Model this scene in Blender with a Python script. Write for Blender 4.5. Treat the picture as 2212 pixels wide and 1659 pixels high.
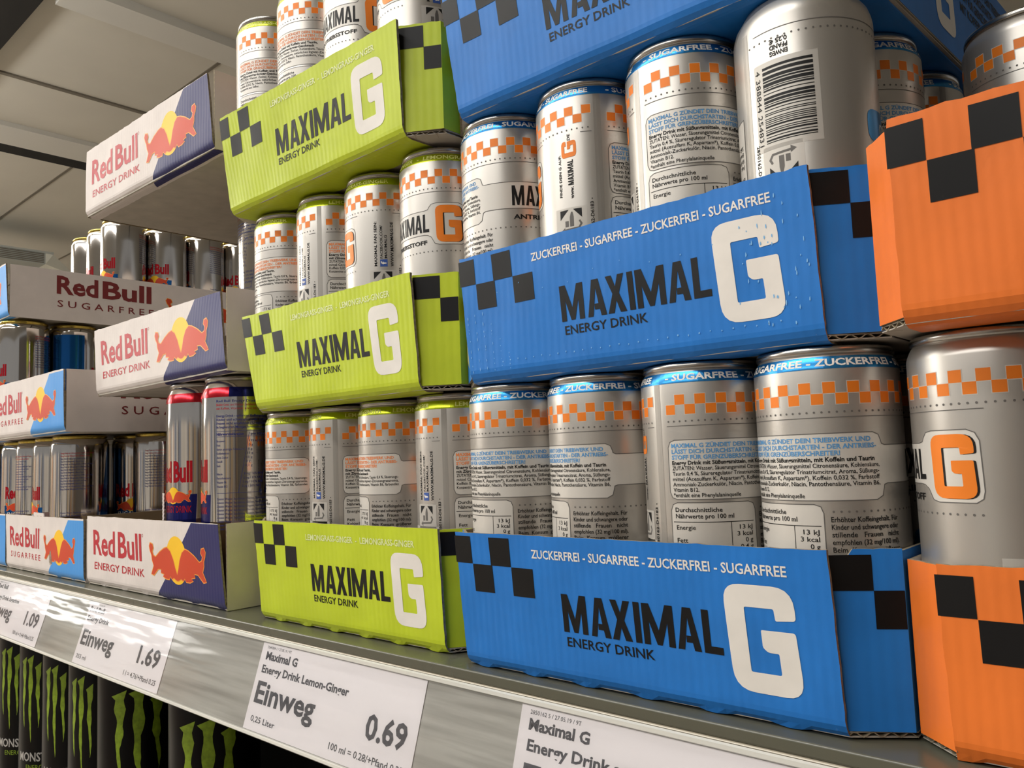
import bpy, bmesh, math, random
import numpy as np
from mathutils import Vector, Matrix, noise
from mathutils.geometry import tessellate_polygon

for o in list(bpy.data.objects): bpy.data.objects.remove(o, do_unlink=True)
random.seed(7)
SC = bpy.context.scene
COL = SC.collection
S = 0.001                      # everything below is written in millimetres
PI = math.pi

# ------------------------------------------------------------------ camera
CAM = (291.3, -282.86, 102.17); YAW, PITCH, ROLL = .7332, .0872, -.0379; FPX = 1738.7
cy, sy = math.cos(YAW), math.sin(YAW); cp, sp = math.cos(PITCH), math.sin(PITCH)
f_ = Vector((-sy*cp, cy*cp, sp)); r_ = Vector((cy, sy, 0)); u_ = r_.cross(f_)
cr, sr = math.cos(ROLL), math.sin(ROLL)
r2 = cr*r_ + sr*u_; u2 = -sr*r_ + cr*u_
cam = bpy.data.cameras.new('camera'); camo = bpy.data.objects.new('camera', cam); COL.objects.link(camo)
cam.sensor_width = 36; cam.lens = FPX/2212*36; cam.clip_start = .01; cam.clip_end = 100
camo.matrix_world = Matrix(((r2.x, u2.x, -f_.x, CAM[0]*S), (r2.y, u2.y, -f_.y, CAM[1]*S), (r2.z, u2.z, -f_.z, CAM[2]*S), (0, 0, 0, 1)))
SC.camera = camo

# ------------------------------------------------------------------ view, world, lights
SC.view_settings.view_transform = 'Standard'; SC.view_settings.look = 'None'
SC.view_settings.gamma = 1; SC.view_settings.use_curve_mapping = False
SC.view_settings.exposure = 0.0
w = bpy.data.worlds.new('store_air'); SC.world = w; w.use_nodes = True
w.node_tree.nodes['Background'].inputs[0].default_value = (.95, .945, .93, 1)
w.node_tree.nodes['Background'].inputs[1].default_value = .29

def srgb(*c):
    return tuple((x/255/12.92 if x/255 <= .04045 else ((x/255+.055)/1.055)**2.4) for x in c) + (1,)

def area(name, loc, rot, sx, sy_, power, col=(1, .985, .95)):
    l = bpy.data.lights.new(name, 'AREA'); l.shape = 'RECTANGLE'; l.size = sx*S; l.size_y = sy_*S
    l.energy = power; l.color = col
    o = bpy.data.objects.new(name, l); COL.objects.link(o); o.location = Vector(loc)*S; o.rotation_euler = rot
    return o
# rows of ceiling tubes over the aisle (long along the shelf), and further rows away from the shelf
area('aisle_tube_light', (-700, -1000, 1640), (0, 0, 0), 2200, 160, 30)
area('aisle_tube_light', (-3600, -1000, 1640), (0, 0, 0), 2800, 160, 34)
area('aisle_tube_light', (-1200, -2700, 1640), (math.radians(22), 0, 0), 4200, 220, 52)
area('aisle_tube_light', (-6500, -2000, 1640), (0, 0, 0), 3600, 260, 46)
area('aisle_tube_light', (-13000, -5200, 1640), (0, math.radians(-12), 0), 5000, 900, 150)
# unseen upward fill lights, added to brighten the ceiling boards
area('added_ceiling_fill', (-3500, -500, 1250), (PI, 0, 0), 5000, 500, 76, (1, .985, .955))
area('added_ceiling_fill', (-8000, -500, 1250), (PI, 0, 0), 4000, 900, 135, (1, .985, .955))

# ------------------------------------------------------------------ materials
MATS = {}
def mat(name, col, rough=.5, metal=0., spec=.5, bump=None, vary=None, coat=0., rvary=None, **kw):
    """procedural principled material; bump=(kind,scale,strength,dist), vary=(scale,amount)"""
    if name in MATS: return MATS[name]
    m = bpy.data.materials.new(name); m.use_nodes = True; nt = m.node_tree; N = nt.nodes; L = nt.links
    b = N['Principled BSDF']; c = srgb(*col) if max(col) > 1.001 else tuple(col)+(1,)
    b.inputs['Base Color'].default_value = c; b.inputs['Roughness'].default_value = rough
    b.inputs['Metallic'].default_value = metal; b.inputs['Specular IOR Level'].default_value = spec
    b.inputs['Coat Weight'].default_value = coat; b.inputs['Coat Roughness'].default_value = .12
    tc = N.new('ShaderNodeTexCoord')
    if vary:
        n = N.new('ShaderNodeTexNoise'); n.inputs['Scale'].default_value = vary[0]; n.inputs['Detail'].default_value = 6
        L.new(tc.outputs['Object'], n.inputs['Vector'])
        mr = N.new('ShaderNodeMapRange'); mr.inputs[1].default_value = .3; mr.inputs[2].default_value = .7
        mr.inputs[3].default_value = 1-vary[1]; mr.inputs[4].default_value = 1+vary[1]*.6
        L.new(n.outputs['Fac'], mr.inputs[0])
        vm = N.new('ShaderNodeVectorMath'); vm.operation = 'SCALE'; vm.inputs[0].default_value = c[:3]
        L.new(mr.outputs[0], vm.inputs['Scale']); L.new(vm.outputs[0], b.inputs['Base Color'])
    if rvary:
        n = N.new('ShaderNodeTexNoise'); n.inputs['Scale'].default_value = rvary[0]
        L.new(tc.outputs['Object'], n.inputs['Vector'])
        mr = N.new('ShaderNodeMapRange'); mr.inputs[3].default_value = max(.02, rough-rvary[1]); mr.inputs[4].default_value = rough+rvary[1]
        L.new(n.outputs['Fac'], mr.inputs[0]); L.new(mr.outputs[0], b.inputs['Roughness'])
    if bump:
        bp = N.new('ShaderNodeBump'); bp.inputs['Strength'].default_value = bump[2]; bp.inputs['Distance'].default_value = bump[3]
        if bump[0] == 'flute':           # corrugation showing through the liner, plus soft dents
            wv = N.new('ShaderNodeTexWave'); wv.wave_type = 'BANDS'; wv.bands_direction = 'X'
            wv.inputs['Scale'].default_value = bump[1]; wv.inputs['Distortion'].default_value = .6; wv.inputs['Detail'].default_value = 1
            n = N.new('ShaderNodeTexNoise'); n.inputs['Scale'].default_value = 30; n.inputs['Detail'].default_value = 3
            a = N.new('ShaderNodeMath'); a.operation = 'MULTIPLY_ADD'; a.inputs[1].default_value = .35
            L.new(tc.outputs['Object'], wv.inputs['Vector']); L.new(tc.outputs['Object'], n.inputs['Vector'])
            L.new(wv.outputs['Fac'], a.inputs[0]); L.new(n.outputs['Fac'], a.inputs[2]); L.new(a.outputs[0], bp.inputs['Height'])
        else:
            n = N.new('ShaderNodeTexNoise'); n.inputs['Scale'].default_value = bump[1]; n.inputs['Detail'].default_value = 4
            L.new(tc.outputs['Object'], n.inputs['Vector']); L.new(n.outputs['Fac'], bp.inputs['Height'])
        L.new(bp.outputs[0], b.inputs['Normal'])
    MATS[name] = m; return m

FL = ('flute', 78, .35, .0004)
card_blue = mat('blue_print_card', (36, 120, 204), .42, bump=FL, vary=(45, .10), spec=.34)
card_lime = mat('lime_print_card', (194, 210, 44), .40, bump=FL, vary=(45, .08), spec=.36)
card_orange = mat('orange_print_card', (238, 122, 46), .45, bump=FL, vary=(30, .10), spec=.4)
card_white = mat('white_card', (222, 212, 206), .55, bump=FL, vary=(60, .05), spec=.25)
card_inner = mat('kraft_card', (140, 118, 90), .85, bump=('noise', 300, .3, .0003), vary=(60, .12), spec=.2)
card_grey = mat('grey_board', (186, 178, 166), .85, bump=('noise', 300, .3, .0003), vary=(60, .12), spec=.2)
kraft_edge = mat('torn_card_edge', (150, 138, 118), .9, vary=(500, .35), spec=.1)
ink_black = mat('black_ink', (13, 12, 13), .45, spec=.3, vary=(60, .12))
ink_blackcan = mat('black_can_ink', (16, 15, 15), .5, spec=.3)
ink_grey = mat('grey_can_ink', (98, 94, 90), .5)
ink_white = mat('white_ink', (236, 230, 222), .45, vary=(90, .05))
ink_whitecan = mat('white_can_ink', (216, 211, 203), .40, metal=.25)
ink_orange = mat('orange_can_ink', (238, 128, 30), .42, metal=.15)
ink_blue = mat('blue_can_ink', (46, 134, 198), .27, metal=.75)
ink_bluetext = mat('blue_text_ink', (84, 148, 202), .45)
ink_orangetext = mat('orange_text_ink', (236, 136, 72), .45)
ink_lime = mat('lime_can_ink', (186, 200, 40), .25, metal=.75)
ink_palelime = mat('pale_lime_ink', (222, 226, 130), .45)
ink_limewhite = mat('pale_print_ink', (226, 234, 168), .45)
ink_fb = mat('royal_blue_ink', (50, 84, 160), .45)
ink_seam = mat('seam_grey_ink', (168, 163, 156), .38, metal=.6)
ink_box = mat('barcode_ground_ink', (196, 191, 183), .45, metal=.3)
ink_red = mat('red_print_ink', (186, 44, 54), .45, spec=.28, vary=(80, .06))
ink_bull = mat('bull_red_ink', (206, 70, 38), .45, spec=.28)
ink_yellow = mat('sun_yellow_ink', (248, 196, 36), .45, spec=.28)
ink_amber = mat('amber_outline_ink', (240, 160, 50), .45)
ink_navy = mat('navy_print_ink', (42, 42, 96), .45, spec=.28, bump=FL)
ink_sky = mat('sky_blue_print_ink', (70, 150, 222), .45, spec=.28, bump=FL)
ink_canred = mat('red_foil_ink', (196, 30, 44), .16, metal=.7)
ink_cannavy = mat('navy_foil_ink', (30, 34, 110), .18, metal=.7)
ink_canblue = mat('blue_foil_ink', (24, 92, 160), .18, metal=.75)
ink_navytext = mat('navy_text_ink', (48, 52, 120), .4)
ink_maroon = mat('maroon_print_ink', (122, 34, 36), .5)
ink_claw = mat('green_claw_ink', (132, 158, 34), .4, vary=(300, .25))
ink_strip = mat('thin_grey_ink', (118, 116, 118), .5)
ink_tag = mat('grey_toner', (96, 94, 98), .6, vary=(700, .3))
ink_claw_white = mat('dim_white_ink', (170, 166, 160), .5)
alu_satin = mat('satin_aluminium', (200, 195, 188), .36, metal=.8, rvary=(30, .04))
alu_shiny = mat('bright_aluminium', (214, 208, 202), .11, metal=1.)
alu_rim = mat('rim_aluminium', (186, 182, 176), .24, metal=1.)
gold_rim = mat('gold_lid_metal', (214, 190, 96), .16, metal=1.)
can_black = mat('black_can_paint', (5, 5, 6), .32, spec=.22)
can_red = mat('red_can_paint', (150, 18, 26), .3, metal=.3)
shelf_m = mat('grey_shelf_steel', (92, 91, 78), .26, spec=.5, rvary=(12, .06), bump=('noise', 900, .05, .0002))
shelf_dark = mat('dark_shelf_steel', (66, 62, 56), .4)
paper_m = mat('tag_paper', (244, 238, 240), .6)
strip_m = None

def banded_strip():
    m = bpy.data.materials.new('worn_grey_plastic'); m.use_nodes = True; nt = m.node_tree; N = nt.nodes; L = nt.links
    b = N['Principled BSDF']; b.inputs['Roughness'].default_value = .35
    tc = N.new('ShaderNodeTexCoord'); mp = N.new('ShaderNodeMapping'); mp.inputs['Scale'].default_value = (3, 60, 60)
    n = N.new('ShaderNodeTexNoise'); n.inputs['Scale'].default_value = 3; n.inputs['Detail'].default_value = 5
    cr_ = N.new('ShaderNodeValToRGB'); cr_.color_ramp.elements[0].color = srgb(158, 154, 147); cr_.color_ramp.elements[1].color = srgb(192, 189, 182)
    cr_.color_ramp.elements[0].position = .3; cr_.color_ramp.elements[1].position = .62
    L.new(tc.outputs['Object'], mp.inputs[0]); L.new(mp.outputs[0], n.inputs['Vector']); L.new(n.outputs['Fac'], cr_.inputs[0]); L.new(cr_.outputs[0], b.inputs['Base Color'])
    return m
strip_m = banded_strip()

def clear_film():
    m = bpy.data.materials.new('clear_plastic_film'); m.use_nodes = True; nt = m.node_tree; N = nt.nodes; L = nt.links
    for n in list(N): N.remove(n)
    out = N.new('ShaderNodeOutputMaterial'); mx = N.new('ShaderNodeMixShader'); tr = N.new('ShaderNodeBsdfTransparent'); gl = N.new('ShaderNodeBsdfGlossy')
    fr = N.new('ShaderNodeFresnel'); fr.inputs['IOR'].default_value = 1.33
    tr.inputs[0].default_value = (.97, .97, .96, 1); gl.inputs['Roughness'].default_value = .09
    tc = N.new('ShaderNodeTexCoord'); mp = N.new('ShaderNodeMapping'); mp.inputs['Scale'].default_value = (4, 26, 26)
    n = N.new('ShaderNodeTexNoise'); n.inputs['Scale'].default_value = 3; n.inputs['Detail'].default_value = 2
    bp = N.new('ShaderNodeBump'); bp.inputs['Strength'].default_value = .45; bp.inputs['Distance'].default_value = .0012
    L.new(tc.outputs['Object'], mp.inputs[0]); L.new(mp.outputs[0], n.inputs['Vector']); L.new(n.outputs['Fac'], bp.inputs['Height'])
    L.new(bp.outputs[0], gl.inputs['Normal']); L.new(bp.outputs[0], fr.inputs['Normal'])
    L.new(fr.outputs[0], mx.inputs[0]); L.new(tr.outputs[0], mx.inputs[1]); L.new(gl.outputs[0], mx.inputs[2]); L.new(mx.outputs[0], out.inputs[0])
    return m
film_m = clear_film()
ceil_m = mat('ceiling_board', (208, 202, 188), .9, vary=(3, .04))
ceil_trim = mat('ceiling_rail_white', (214, 210, 200), .6)
ceil_joint = mat('ceiling_joint_shadow_gap', (120, 112, 98), .9)
black_m = mat('black_track', (20, 18, 16), .6)
floor_m = mat('floor_tile', (168, 160, 150), .35, vary=(2, .06))

# ------------------------------------------------------------------ object helpers
def mk(name, verts, faces, mats, parent=None, midx=None, smooth=False):
    me = bpy.data.meshes.new(name)
    me.from_pydata([(v[0]*S, v[1]*S, v[2]*S) for v in verts], [], faces)
    for m in (mats if isinstance(mats, (list, tuple)) else [mats]): me.materials.append(m)
    if midx is not None: me.polygons.foreach_set('material_index', midx)
    if smooth: me.polygons.foreach_set('use_smooth', [True]*len(me.polygons))
    me.update()
    return link(name, me, parent)
def link(name, me, parent=None):
    o = bpy.data.objects.new(name, me); COL.objects.link(o)
    if parent: o.parent = parent
    return o
def thing(name, loc, label, cat, group=None, rot=0):
    o = bpy.data.objects.new(name, None); o.empty_display_size = .02; COL.objects.link(o); o.location = Vector(loc)*S
    o.rotation_euler = (0, 0, rot); tag(o, label, cat, group); return o
def tag(o, label, cat, group=None):
    o['label'] = label; o['category'] = cat
    if group: o['group'] = group
def structure(name, verts, faces, m):
    o = mk(name, verts, faces, m); o['kind'] = 'structure'; return o
def box(a, b):
    x0, y0, z0 = a; x1, y1, z1 = b
    v = [(x0, y0, z0), (x1, y0, z0), (x1, y1, z0), (x0, y1, z0), (x0, y0, z1), (x1, y0, z1), (x1, y1, z1), (x0, y1, z1)]
    return v, [(0, 3, 2, 1), (4, 5, 6, 7), (0, 1, 5, 4), (1, 2, 6, 5), (2, 3, 7, 6), (3, 0, 4, 7)]
def merge(parts):
    V, F = [], []
    for v, f in parts:
        n = len(V); V += v; F += [tuple(i+n for i in q) for q in f]
    return V, F

# ------------------------------------------------------------------ printed art: flat polygons laid on a surface
_tc = {}
def text_raw(s, bold):
    k = (s, bold)
    if k not in _tc:
        c = bpy.data.curves.new('t', 'FONT'); c.body = s; c.size = 1; c.resolution_u = 2; c.offset = bold
        o = bpy.data.objects.new('t', c); COL.objects.link(o)
        me = bpy.data.meshes.new_from_object(o.evaluated_get(bpy.context.evaluated_depsgraph_get()))
        v = np.empty(len(me.vertices)*3); me.vertices.foreach_get('co', v); v = v.reshape(-1, 3)[:, :2]
        f = [tuple(p.vertices) for p in me.polygons]
        bpy.data.objects.remove(o); bpy.data.curves.remove(c); bpy.data.meshes.remove(me)
        _tc[k] = (v, f)
    return _tc[k]
bpy.context.view_layer.update()
_v, _ = text_raw('H', 0.); CAPH = _v[:, 1].max()

class Art:
    def __init__(s): s.V = []; s.F = []; s.M = []; s.Z = []; s.mats = []; s.n = 0
    def mi(s, m):
        if m not in s.mats: s.mats.append(m)
        return s.mats.index(m)
    def add(s, v, f, m, layer):
        v = np.asarray(v, float); k = s.mi(m)
        s.V.append(v); s.F += [tuple(i+s.n for i in q) for q in f]; s.M += [k]*len(f); s.Z += [layer]*len(v); s.n += len(v)
    def poly(s, pts, m, layer=0, holes=()):
        loops = [[Vector((x, y, 0)) for x, y in l] for l in (pts,)+tuple(holes)]
        allp = [(q.x, q.y) for l in loops for q in l]
        t = tessellate_polygon(loops)
        out = []
        for a, b, c in t:
            A, B, C = allp[a], allp[b], allp[c]
            ar = (B[0]-A[0])*(C[1]-A[1])-(B[1]-A[1])*(C[0]-A[0])
            if abs(ar) > 1e-9: out.append((a, b, c) if ar > 0 else (a, c, b))
        s.add(allp, out, m, layer)
    def rect(s, x0, y0, x1, y1, m, layer=0): s.add([(x0, y0), (x1, y0), (x1, y1), (x0, y1)], [(0, 1, 2, 3)], m, layer)
    def disc(s, x, y, r, m, layer=0, n=8, ry=None):
        s.add([(x+r*math.cos(2*PI*i/n), y+(ry or r)*math.sin(2*PI*i/n)) for i in range(n)], [tuple(range(n))], m, layer)
    def line(s, pts, w, m, layer=1, closed=False):
        q = list(pts)+([pts[0]] if closed else [])
        for a, b in zip(q, q[1:]):
            dx, dy = b[0]-a[0], b[1]-a[1]; l = math.hypot(dx, dy) or 1; nx, ny = -dy/l*w/2, dx/l*w/2; ex, ey = dx/l*w*.3, dy/l*w*.3
            s.add([(a[0]-ex-nx, a[1]-ey-ny), (b[0]+ex-nx, b[1]+ey-ny), (b[0]+ex+nx, b[1]+ey+ny), (a[0]-ex+nx, a[1]-ey+ny)], [(0, 1, 2, 3)], m, layer)
    def text(s, t, x, y, cap, width, m, layer=2, bold=.0, rot=False, x0c=False):
        """t with its baseline at y, capital height cap, squeezed to width; rot = reads upwards"""
        v, f = text_raw(t, bold); v = v.copy()
        lo, hi = v[:, 0].min(), v[:, 0].max(); v[:, 0] = (v[:, 0]-lo)/(hi-lo)*width; v[:, 1] *= cap/CAPH
        if rot: v = np.stack([-v[:, 1], v[:, 0]], 1)
        v += (x, y); s.add(v, f, m, layer)
    def art(s, other, dx=0, dy=0, kx=1, ky=1, layer=0):
        n0 = s.n; V = np.concatenate(other.V)*(kx, ky)+(dx, dy); s.V.append(V)
        s.F += [tuple(i+n0 for i in q) for q in other.F]; s.M += [s.mi(other.mats[k]) for k in other.M]; s.Z += [z+layer for z in other.Z]; s.n += len(V)
    def mesh(s, name, fn, cutx=None, cuty=None):
        """fn(u, v, layer) -> xyz mm. cutx/cuty: positions where the polygons are split so that they follow the surface"""
        V = np.concatenate(s.V); bm = bmesh.new()
        vs = [bm.verts.new((x, y, z)) for (x, y), z in zip(V, s.Z)]
        for q, k in zip(s.F, s.M):
            try: f = bm.faces.new([vs[i] for i in q]); f.material_index = k
            except ValueError: pass
        for ax, cuts in ((0, cutx), (1, cuty)):
            for c in (cuts if cuts is not None else ()):
                geom = set()
                for f in bm.faces:
                    cs = [v.co[ax] for v in f.verts]
                    if min(cs) < c-1e-4 and max(cs) > c+1e-4: geom.add(f)
                if geom:
                    g = set(geom)
                    for f in geom: g.update(f.verts); g.update(f.edges)
                    co = [0, 0, 0]; no = [0, 0, 0]; co[ax] = c; no[ax] = 1
                    bmesh.ops.bisect_plane(bm, geom=list(g), plane_co=co, plane_no=no, dist=1e-5)
        for v in bm.verts: v.co = Vector(fn(v.co.x, v.co.y, v.co.z))*S
        me = bpy.data.meshes.new(name); bm.to_mesh(me); bm.free()
        for m in s.mats: me.materials.append(m)
        me.polygons.foreach_set('use_smooth', [True]*len(me.polygons)); me.update()
        return me

def rounded(pts, n=5):
    """pts: (x, y, r) polygon with rounded corners"""
    out = []; N_ = len(pts)
    for i, (x, y, r) in enumerate(pts):
        if r <= 0: out.append((x, y)); continue
        a = Vector(pts[i-1][:2])-Vector((x, y)); b = Vector(pts[(i+1) % N_][:2])-Vector((x, y))
        a.normalize(); b.normalize(); p, q = Vector((x, y))+a*r, Vector((x, y))+b*r; c = Vector((x, y))
        for k in range(n+1):
            t = k/n; v = p*(1-t)**2+c*2*t*(1-t)+q*t*t; out.append((v.x, v.y))
    return out
# the big G, 27.6 wide x 39.4 high
G_PTS = rounded([(0, 39.4, 7), (27.2, 39.4, 8), (27.2, 27.6, 1.2), (19.6, 26.9, .6), (19.3, 31.2, .8), (8.0, 31.2, .8), (8.4, 7.5, .8), (20.0, 7.5, .8), (19.7, 15.2, .6), (15.6, 15.2, 1.2), (13.8, 16.9, .8), (13.7, 23.2, .6), (26.6, 23.3, 1.2), (27.8, 0, 7), (1.2, 0, 8)])
A_L = [(0, 0), (3.3, 16.5), (7, 16.5), (10.3, 0), (7.3, 0), (6.7, 3), (4.0, 3), (4.0, 5.6), (6.2, 5.6), (5.15, 12.6), (2.9, 0)]
LET = [(0, [(0, 0), (0, 16.5), (3.4, 16.5), (6.6, 6.0), (9.8, 16.5), (13.2, 16.5), (13.2, 0), (10.3, 0), (10.3, 9.3), (7.7, .2), (5.5, .2), (2.9, 9.3), (2.9, 0)]),
       (15, A_L),
       (26, [(0, 0), (3.1, 8.4), (0, 16.5), (3.2, 16.5), (4.9, 11.4), (6.6, 16.5), (9.8, 16.5), (6.6, 8.4), (9.8, 0), (6.5, 0), (4.85, 5.3), (3.2, 0)]),
       (37.4, [(0, 0), (0, 16.5), (2.9, 16.5), (2.9, 0)]),
       (41.4, [(0, 0), (0, 16.5), (3.4, 16.5), (7.1, 6.0), (10.8, 16.5), (14.2, 16.5), (14.2, 0), (11.3, 0), (11.3, 9.3), (8.2, .2), (6.0, .2), (2.9, 9.3), (2.9, 0)]),
       (56.8, A_L),
       (68.4, [(0, 0), (0, 16.5), (3, 16.5), (3, 2.8), (8, 2.8), (8, 0)])]
def maximal(m, layer=1):                       # 76.4 wide, 16.5 high
    a = Art()
    for dx, p in LET: a.poly([(x+dx, y) for x, y in p], m, layer)
    return a
BULL = [(975, 215), (990, 222), (995, 245), (987, 266), (993, 292), (1008, 302), (1035, 268), (1065, 242), (1085, 233), (1105, 255), (1122, 305), (1132, 355), (1142, 392), (1149, 418), (1141, 431), (1130, 424), (1120, 415), (1108, 426), (1098, 408), (1090, 428), (1068, 427), (1050, 415), (1060, 402), (1038, 394), (1040, 372), (1020, 374), (1004, 398), (992, 416), (976, 411), (984, 390), (994, 358), (985, 322), (983, 290), (974, 264), (969, 236)]
def bulls():
    """two charging bulls before a sun; origin at the sun centre, about 92 wide, 36 high"""
    a = Art(); a.disc(0, 0, 17.6, ink_yellow, 1, 28, 18.2)
    P = [((x-975)*.268-45, (410-y)*.123-12.8) for x, y in BULL]
    for sgn in (1, -1):
        q = [(x*sgn, y) for x, y in P]; cx = sum(x for x, y in q)/len(q); cyy = sum(y for x, y in q)/len(q)
        out = []
        n = len(q)
        for i in range(n):
            t = Vector(q[(i+1) % n])-Vector(q[i-1]); t.normalize(); nn = Vector((t.y, -t.x))*(-1 if sgn > 0 else 1); out.append((q[i][0]+nn.x*.8, q[i][1]+nn.y*.8))
        a.poly(out, ink_amber, 2); a.poly(q, ink_bull, 3)
    return a

# tray fronts ------------------------------------------------------------
def art_maximal(kind):
    a = Art()
    for x0, x1, z0, z1 in ((-.8, 10.2, 50.3, 63.3), (22.3, 34.9, 50, 63.2), (10.4, 23, 37, 50.1), (35.1, 48, 36.8, 49.9)): a.rect(x0, z0, x1, z1, ink_black, 1)
    if kind == 'blue': a.text('ZUCKERFREI - SUGARFREE - ZUCKERFREI - SUGARFREE', 48, 54.9, 3.7, 119, ink_white, 1, .018)
    elif kind == 'lime': a.text('LEMONGRASS-GINGER  -  LEMONGRASS-GINGER', 60, 54.6, 3.4, 103, ink_limewhite, 1, .022)
    else: a.text('ENERGY DRINK - ENERGY DRINK - ENERGY DRINK', 48, 54.9, 3.6, 119, ink_white, 1, .018)
    a.art(maximal(ink_black, 0), 62.8, 23.6, layer=1)
    a.text('ENERGY DRINK', 64, 17.5, 3.9, 44.4, ink_black, 1, .012)
    a.poly([(x+141.2, z+11.7) for x, z in G_PTS], ink_white, 1)
    return a
def art_energy(free):
    """white tray front, 247 x 60"""
    a = Art(); m = ink_sky if free else ink_navy
    a.poly([(206, 60.6), (247.3, 60.6), (247.3, -6), (132, -6)], m, 0)
    a.text('Red', 15, 28, 20.5, 48, ink_red, 1, .022); a.text('Bull', 69.5, 28, 20.5, 47, ink_red, 1, .022)
    a.line([(119+math.cos(t*PI/4)*1.2, 48+math.sin(t*PI/4)*1.2) for t in range(8)], .3, ink_red, 1, True)
    if free: a.text('S U G A R F R E E', 17.5, 15, 6, 103, ink_red, 1, .008)
    else: a.text('ENERGY DRINK', 17.5, 15, 6, 103, ink_red, 1, .01)
    a.art(bulls(), 178.3, 31.6, layer=0)
    return a
def art_side_free():
    """long side of a sugarfree tray, 330 x 58"""
    a = Art()
    a.text('Red', 48, 33, 20, 46, ink_maroon, 1, .03); a.text('Bull', 99, 33, 20, 59, ink_maroon, 1, .03)
    a.text('S U G A R F R E E', 49, 17, 7.6, 112, ink_maroon, 1, .008)
    b = bulls(); a.art(b, 228, 30, 1.1, 1.05)
    return a
def art_side_maximal():
    a = Art(); a.poly([(x+86, z+11.7) for x, z in G_PTS], ink_white, 1)
    for i, t in enumerate(('MAXIMAL G ZÜNDET DEIN TRIEBWERK UND', 'LÄSST DICH DURCHSTARTEN - DER ANTRIEBS-', 'STOFF FÜR GRENZÜBERSCHREITER!', 'MIT KOFFEIN UND TAURIN')):
        a.text(t, 124, 52-i*7, 4.4, 92-(20 if i > 1 else 0), ink_black, 1, .02)
    a.art(maximal(ink_black, 0), 8, 23.6, layer=1)
    return a

# ------------------------------------------------------------------ slabs of card
def slab(name, P, nrm, us, vs, th, mo, mi_, parent, edge=None, top=None, bot=None):
    """P(u,v)->xyz outer face; nrm(u,v) outward; top/bot optional extra v offset by u"""
    V = []; nu, nv = len(us), len(vs)
    for side in (0, 1):
        for j, v in enumerate(vs):
            for i, u in enumerate(us):
                vv = v
                if top and j == nv-1: vv = v+top(u)
                if bot and j == 0: vv = v+bot(u)
                p = Vector(P(u, vv))
                if side: p = p-Vector(nrm(u, v))*th
                V.append(tuple(p))
    F = []; M = []; o = nu*nv
    for j in range(nv-1):
        for i in range(nu-1):
            a = j*nu+i; F.append((a, a+1, a+nu+1, a+nu)); M.append(0)
            F.append((o+a, o+a+nu, o+a+nu+1, o+a+1)); M.append(1)
    for i in range(nu-1):
        F.append((i, o+i, o+i+1, i+1)); M.append(2)
        a = (nv-1)*nu+i; F.append((a, a+1, o+a+1, o+a)); M.append(2)
    for j in range(nv-1):
        a = j*nu; F.append((a, a+nu, o+a+nu, o+a)); M.append(2)
        a = j*nu+nu-1; F.append((a, o+a, o+a+nu, a+nu)); M.append(2)
    ob = mk(name, V, F, [mo, mi_, edge or kraft_edge], parent, M)
    return ob

def lin(a, b, n): return [a+(b-a)*i/(n-1) for i in range(n)]

def flute_edge(parent, pts, z0, z1, m=None):
    """open corrugated edge of the base board: wavy ribbon along a polyline, seen between two liners"""
    V = []; F = []; k = 0
    tot = 0; segs = []
    for a, b in zip(pts, pts[1:]):
        l = math.hypot(b[0]-a[0], b[1]-a[1]); n = max(6, int(l/1.1)); 
        for i in range(n+1):
            t = i/n; x = a[0]+(b[0]-a[0])*t; y = a[1]+(b[1]-a[1])*t; tot = l*t
            nx, ny = (b[1]-a[1])/l, -(b[0]-a[0])/l
            zz = (z0+z1)/2+(z1-z0)*.42*math.sin(tot*2*PI/6.)
            V += [(x+nx*.2, y+ny*.2, zz-.22), (x+nx*.2, y+ny*.2, zz+.22), (x-nx*5, y-ny*5, zz-.22), (x-nx*5, y-ny*5, zz+.22)]
            if i: c = len(V)-8; F += [(c, c+4, c+5, c+1), (c+1, c+5, c+7, c+3), (c, c+2, c+6, c+4)]
    return mk('corrugated_edge', V, F, m or kraft_edge, parent)

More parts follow.
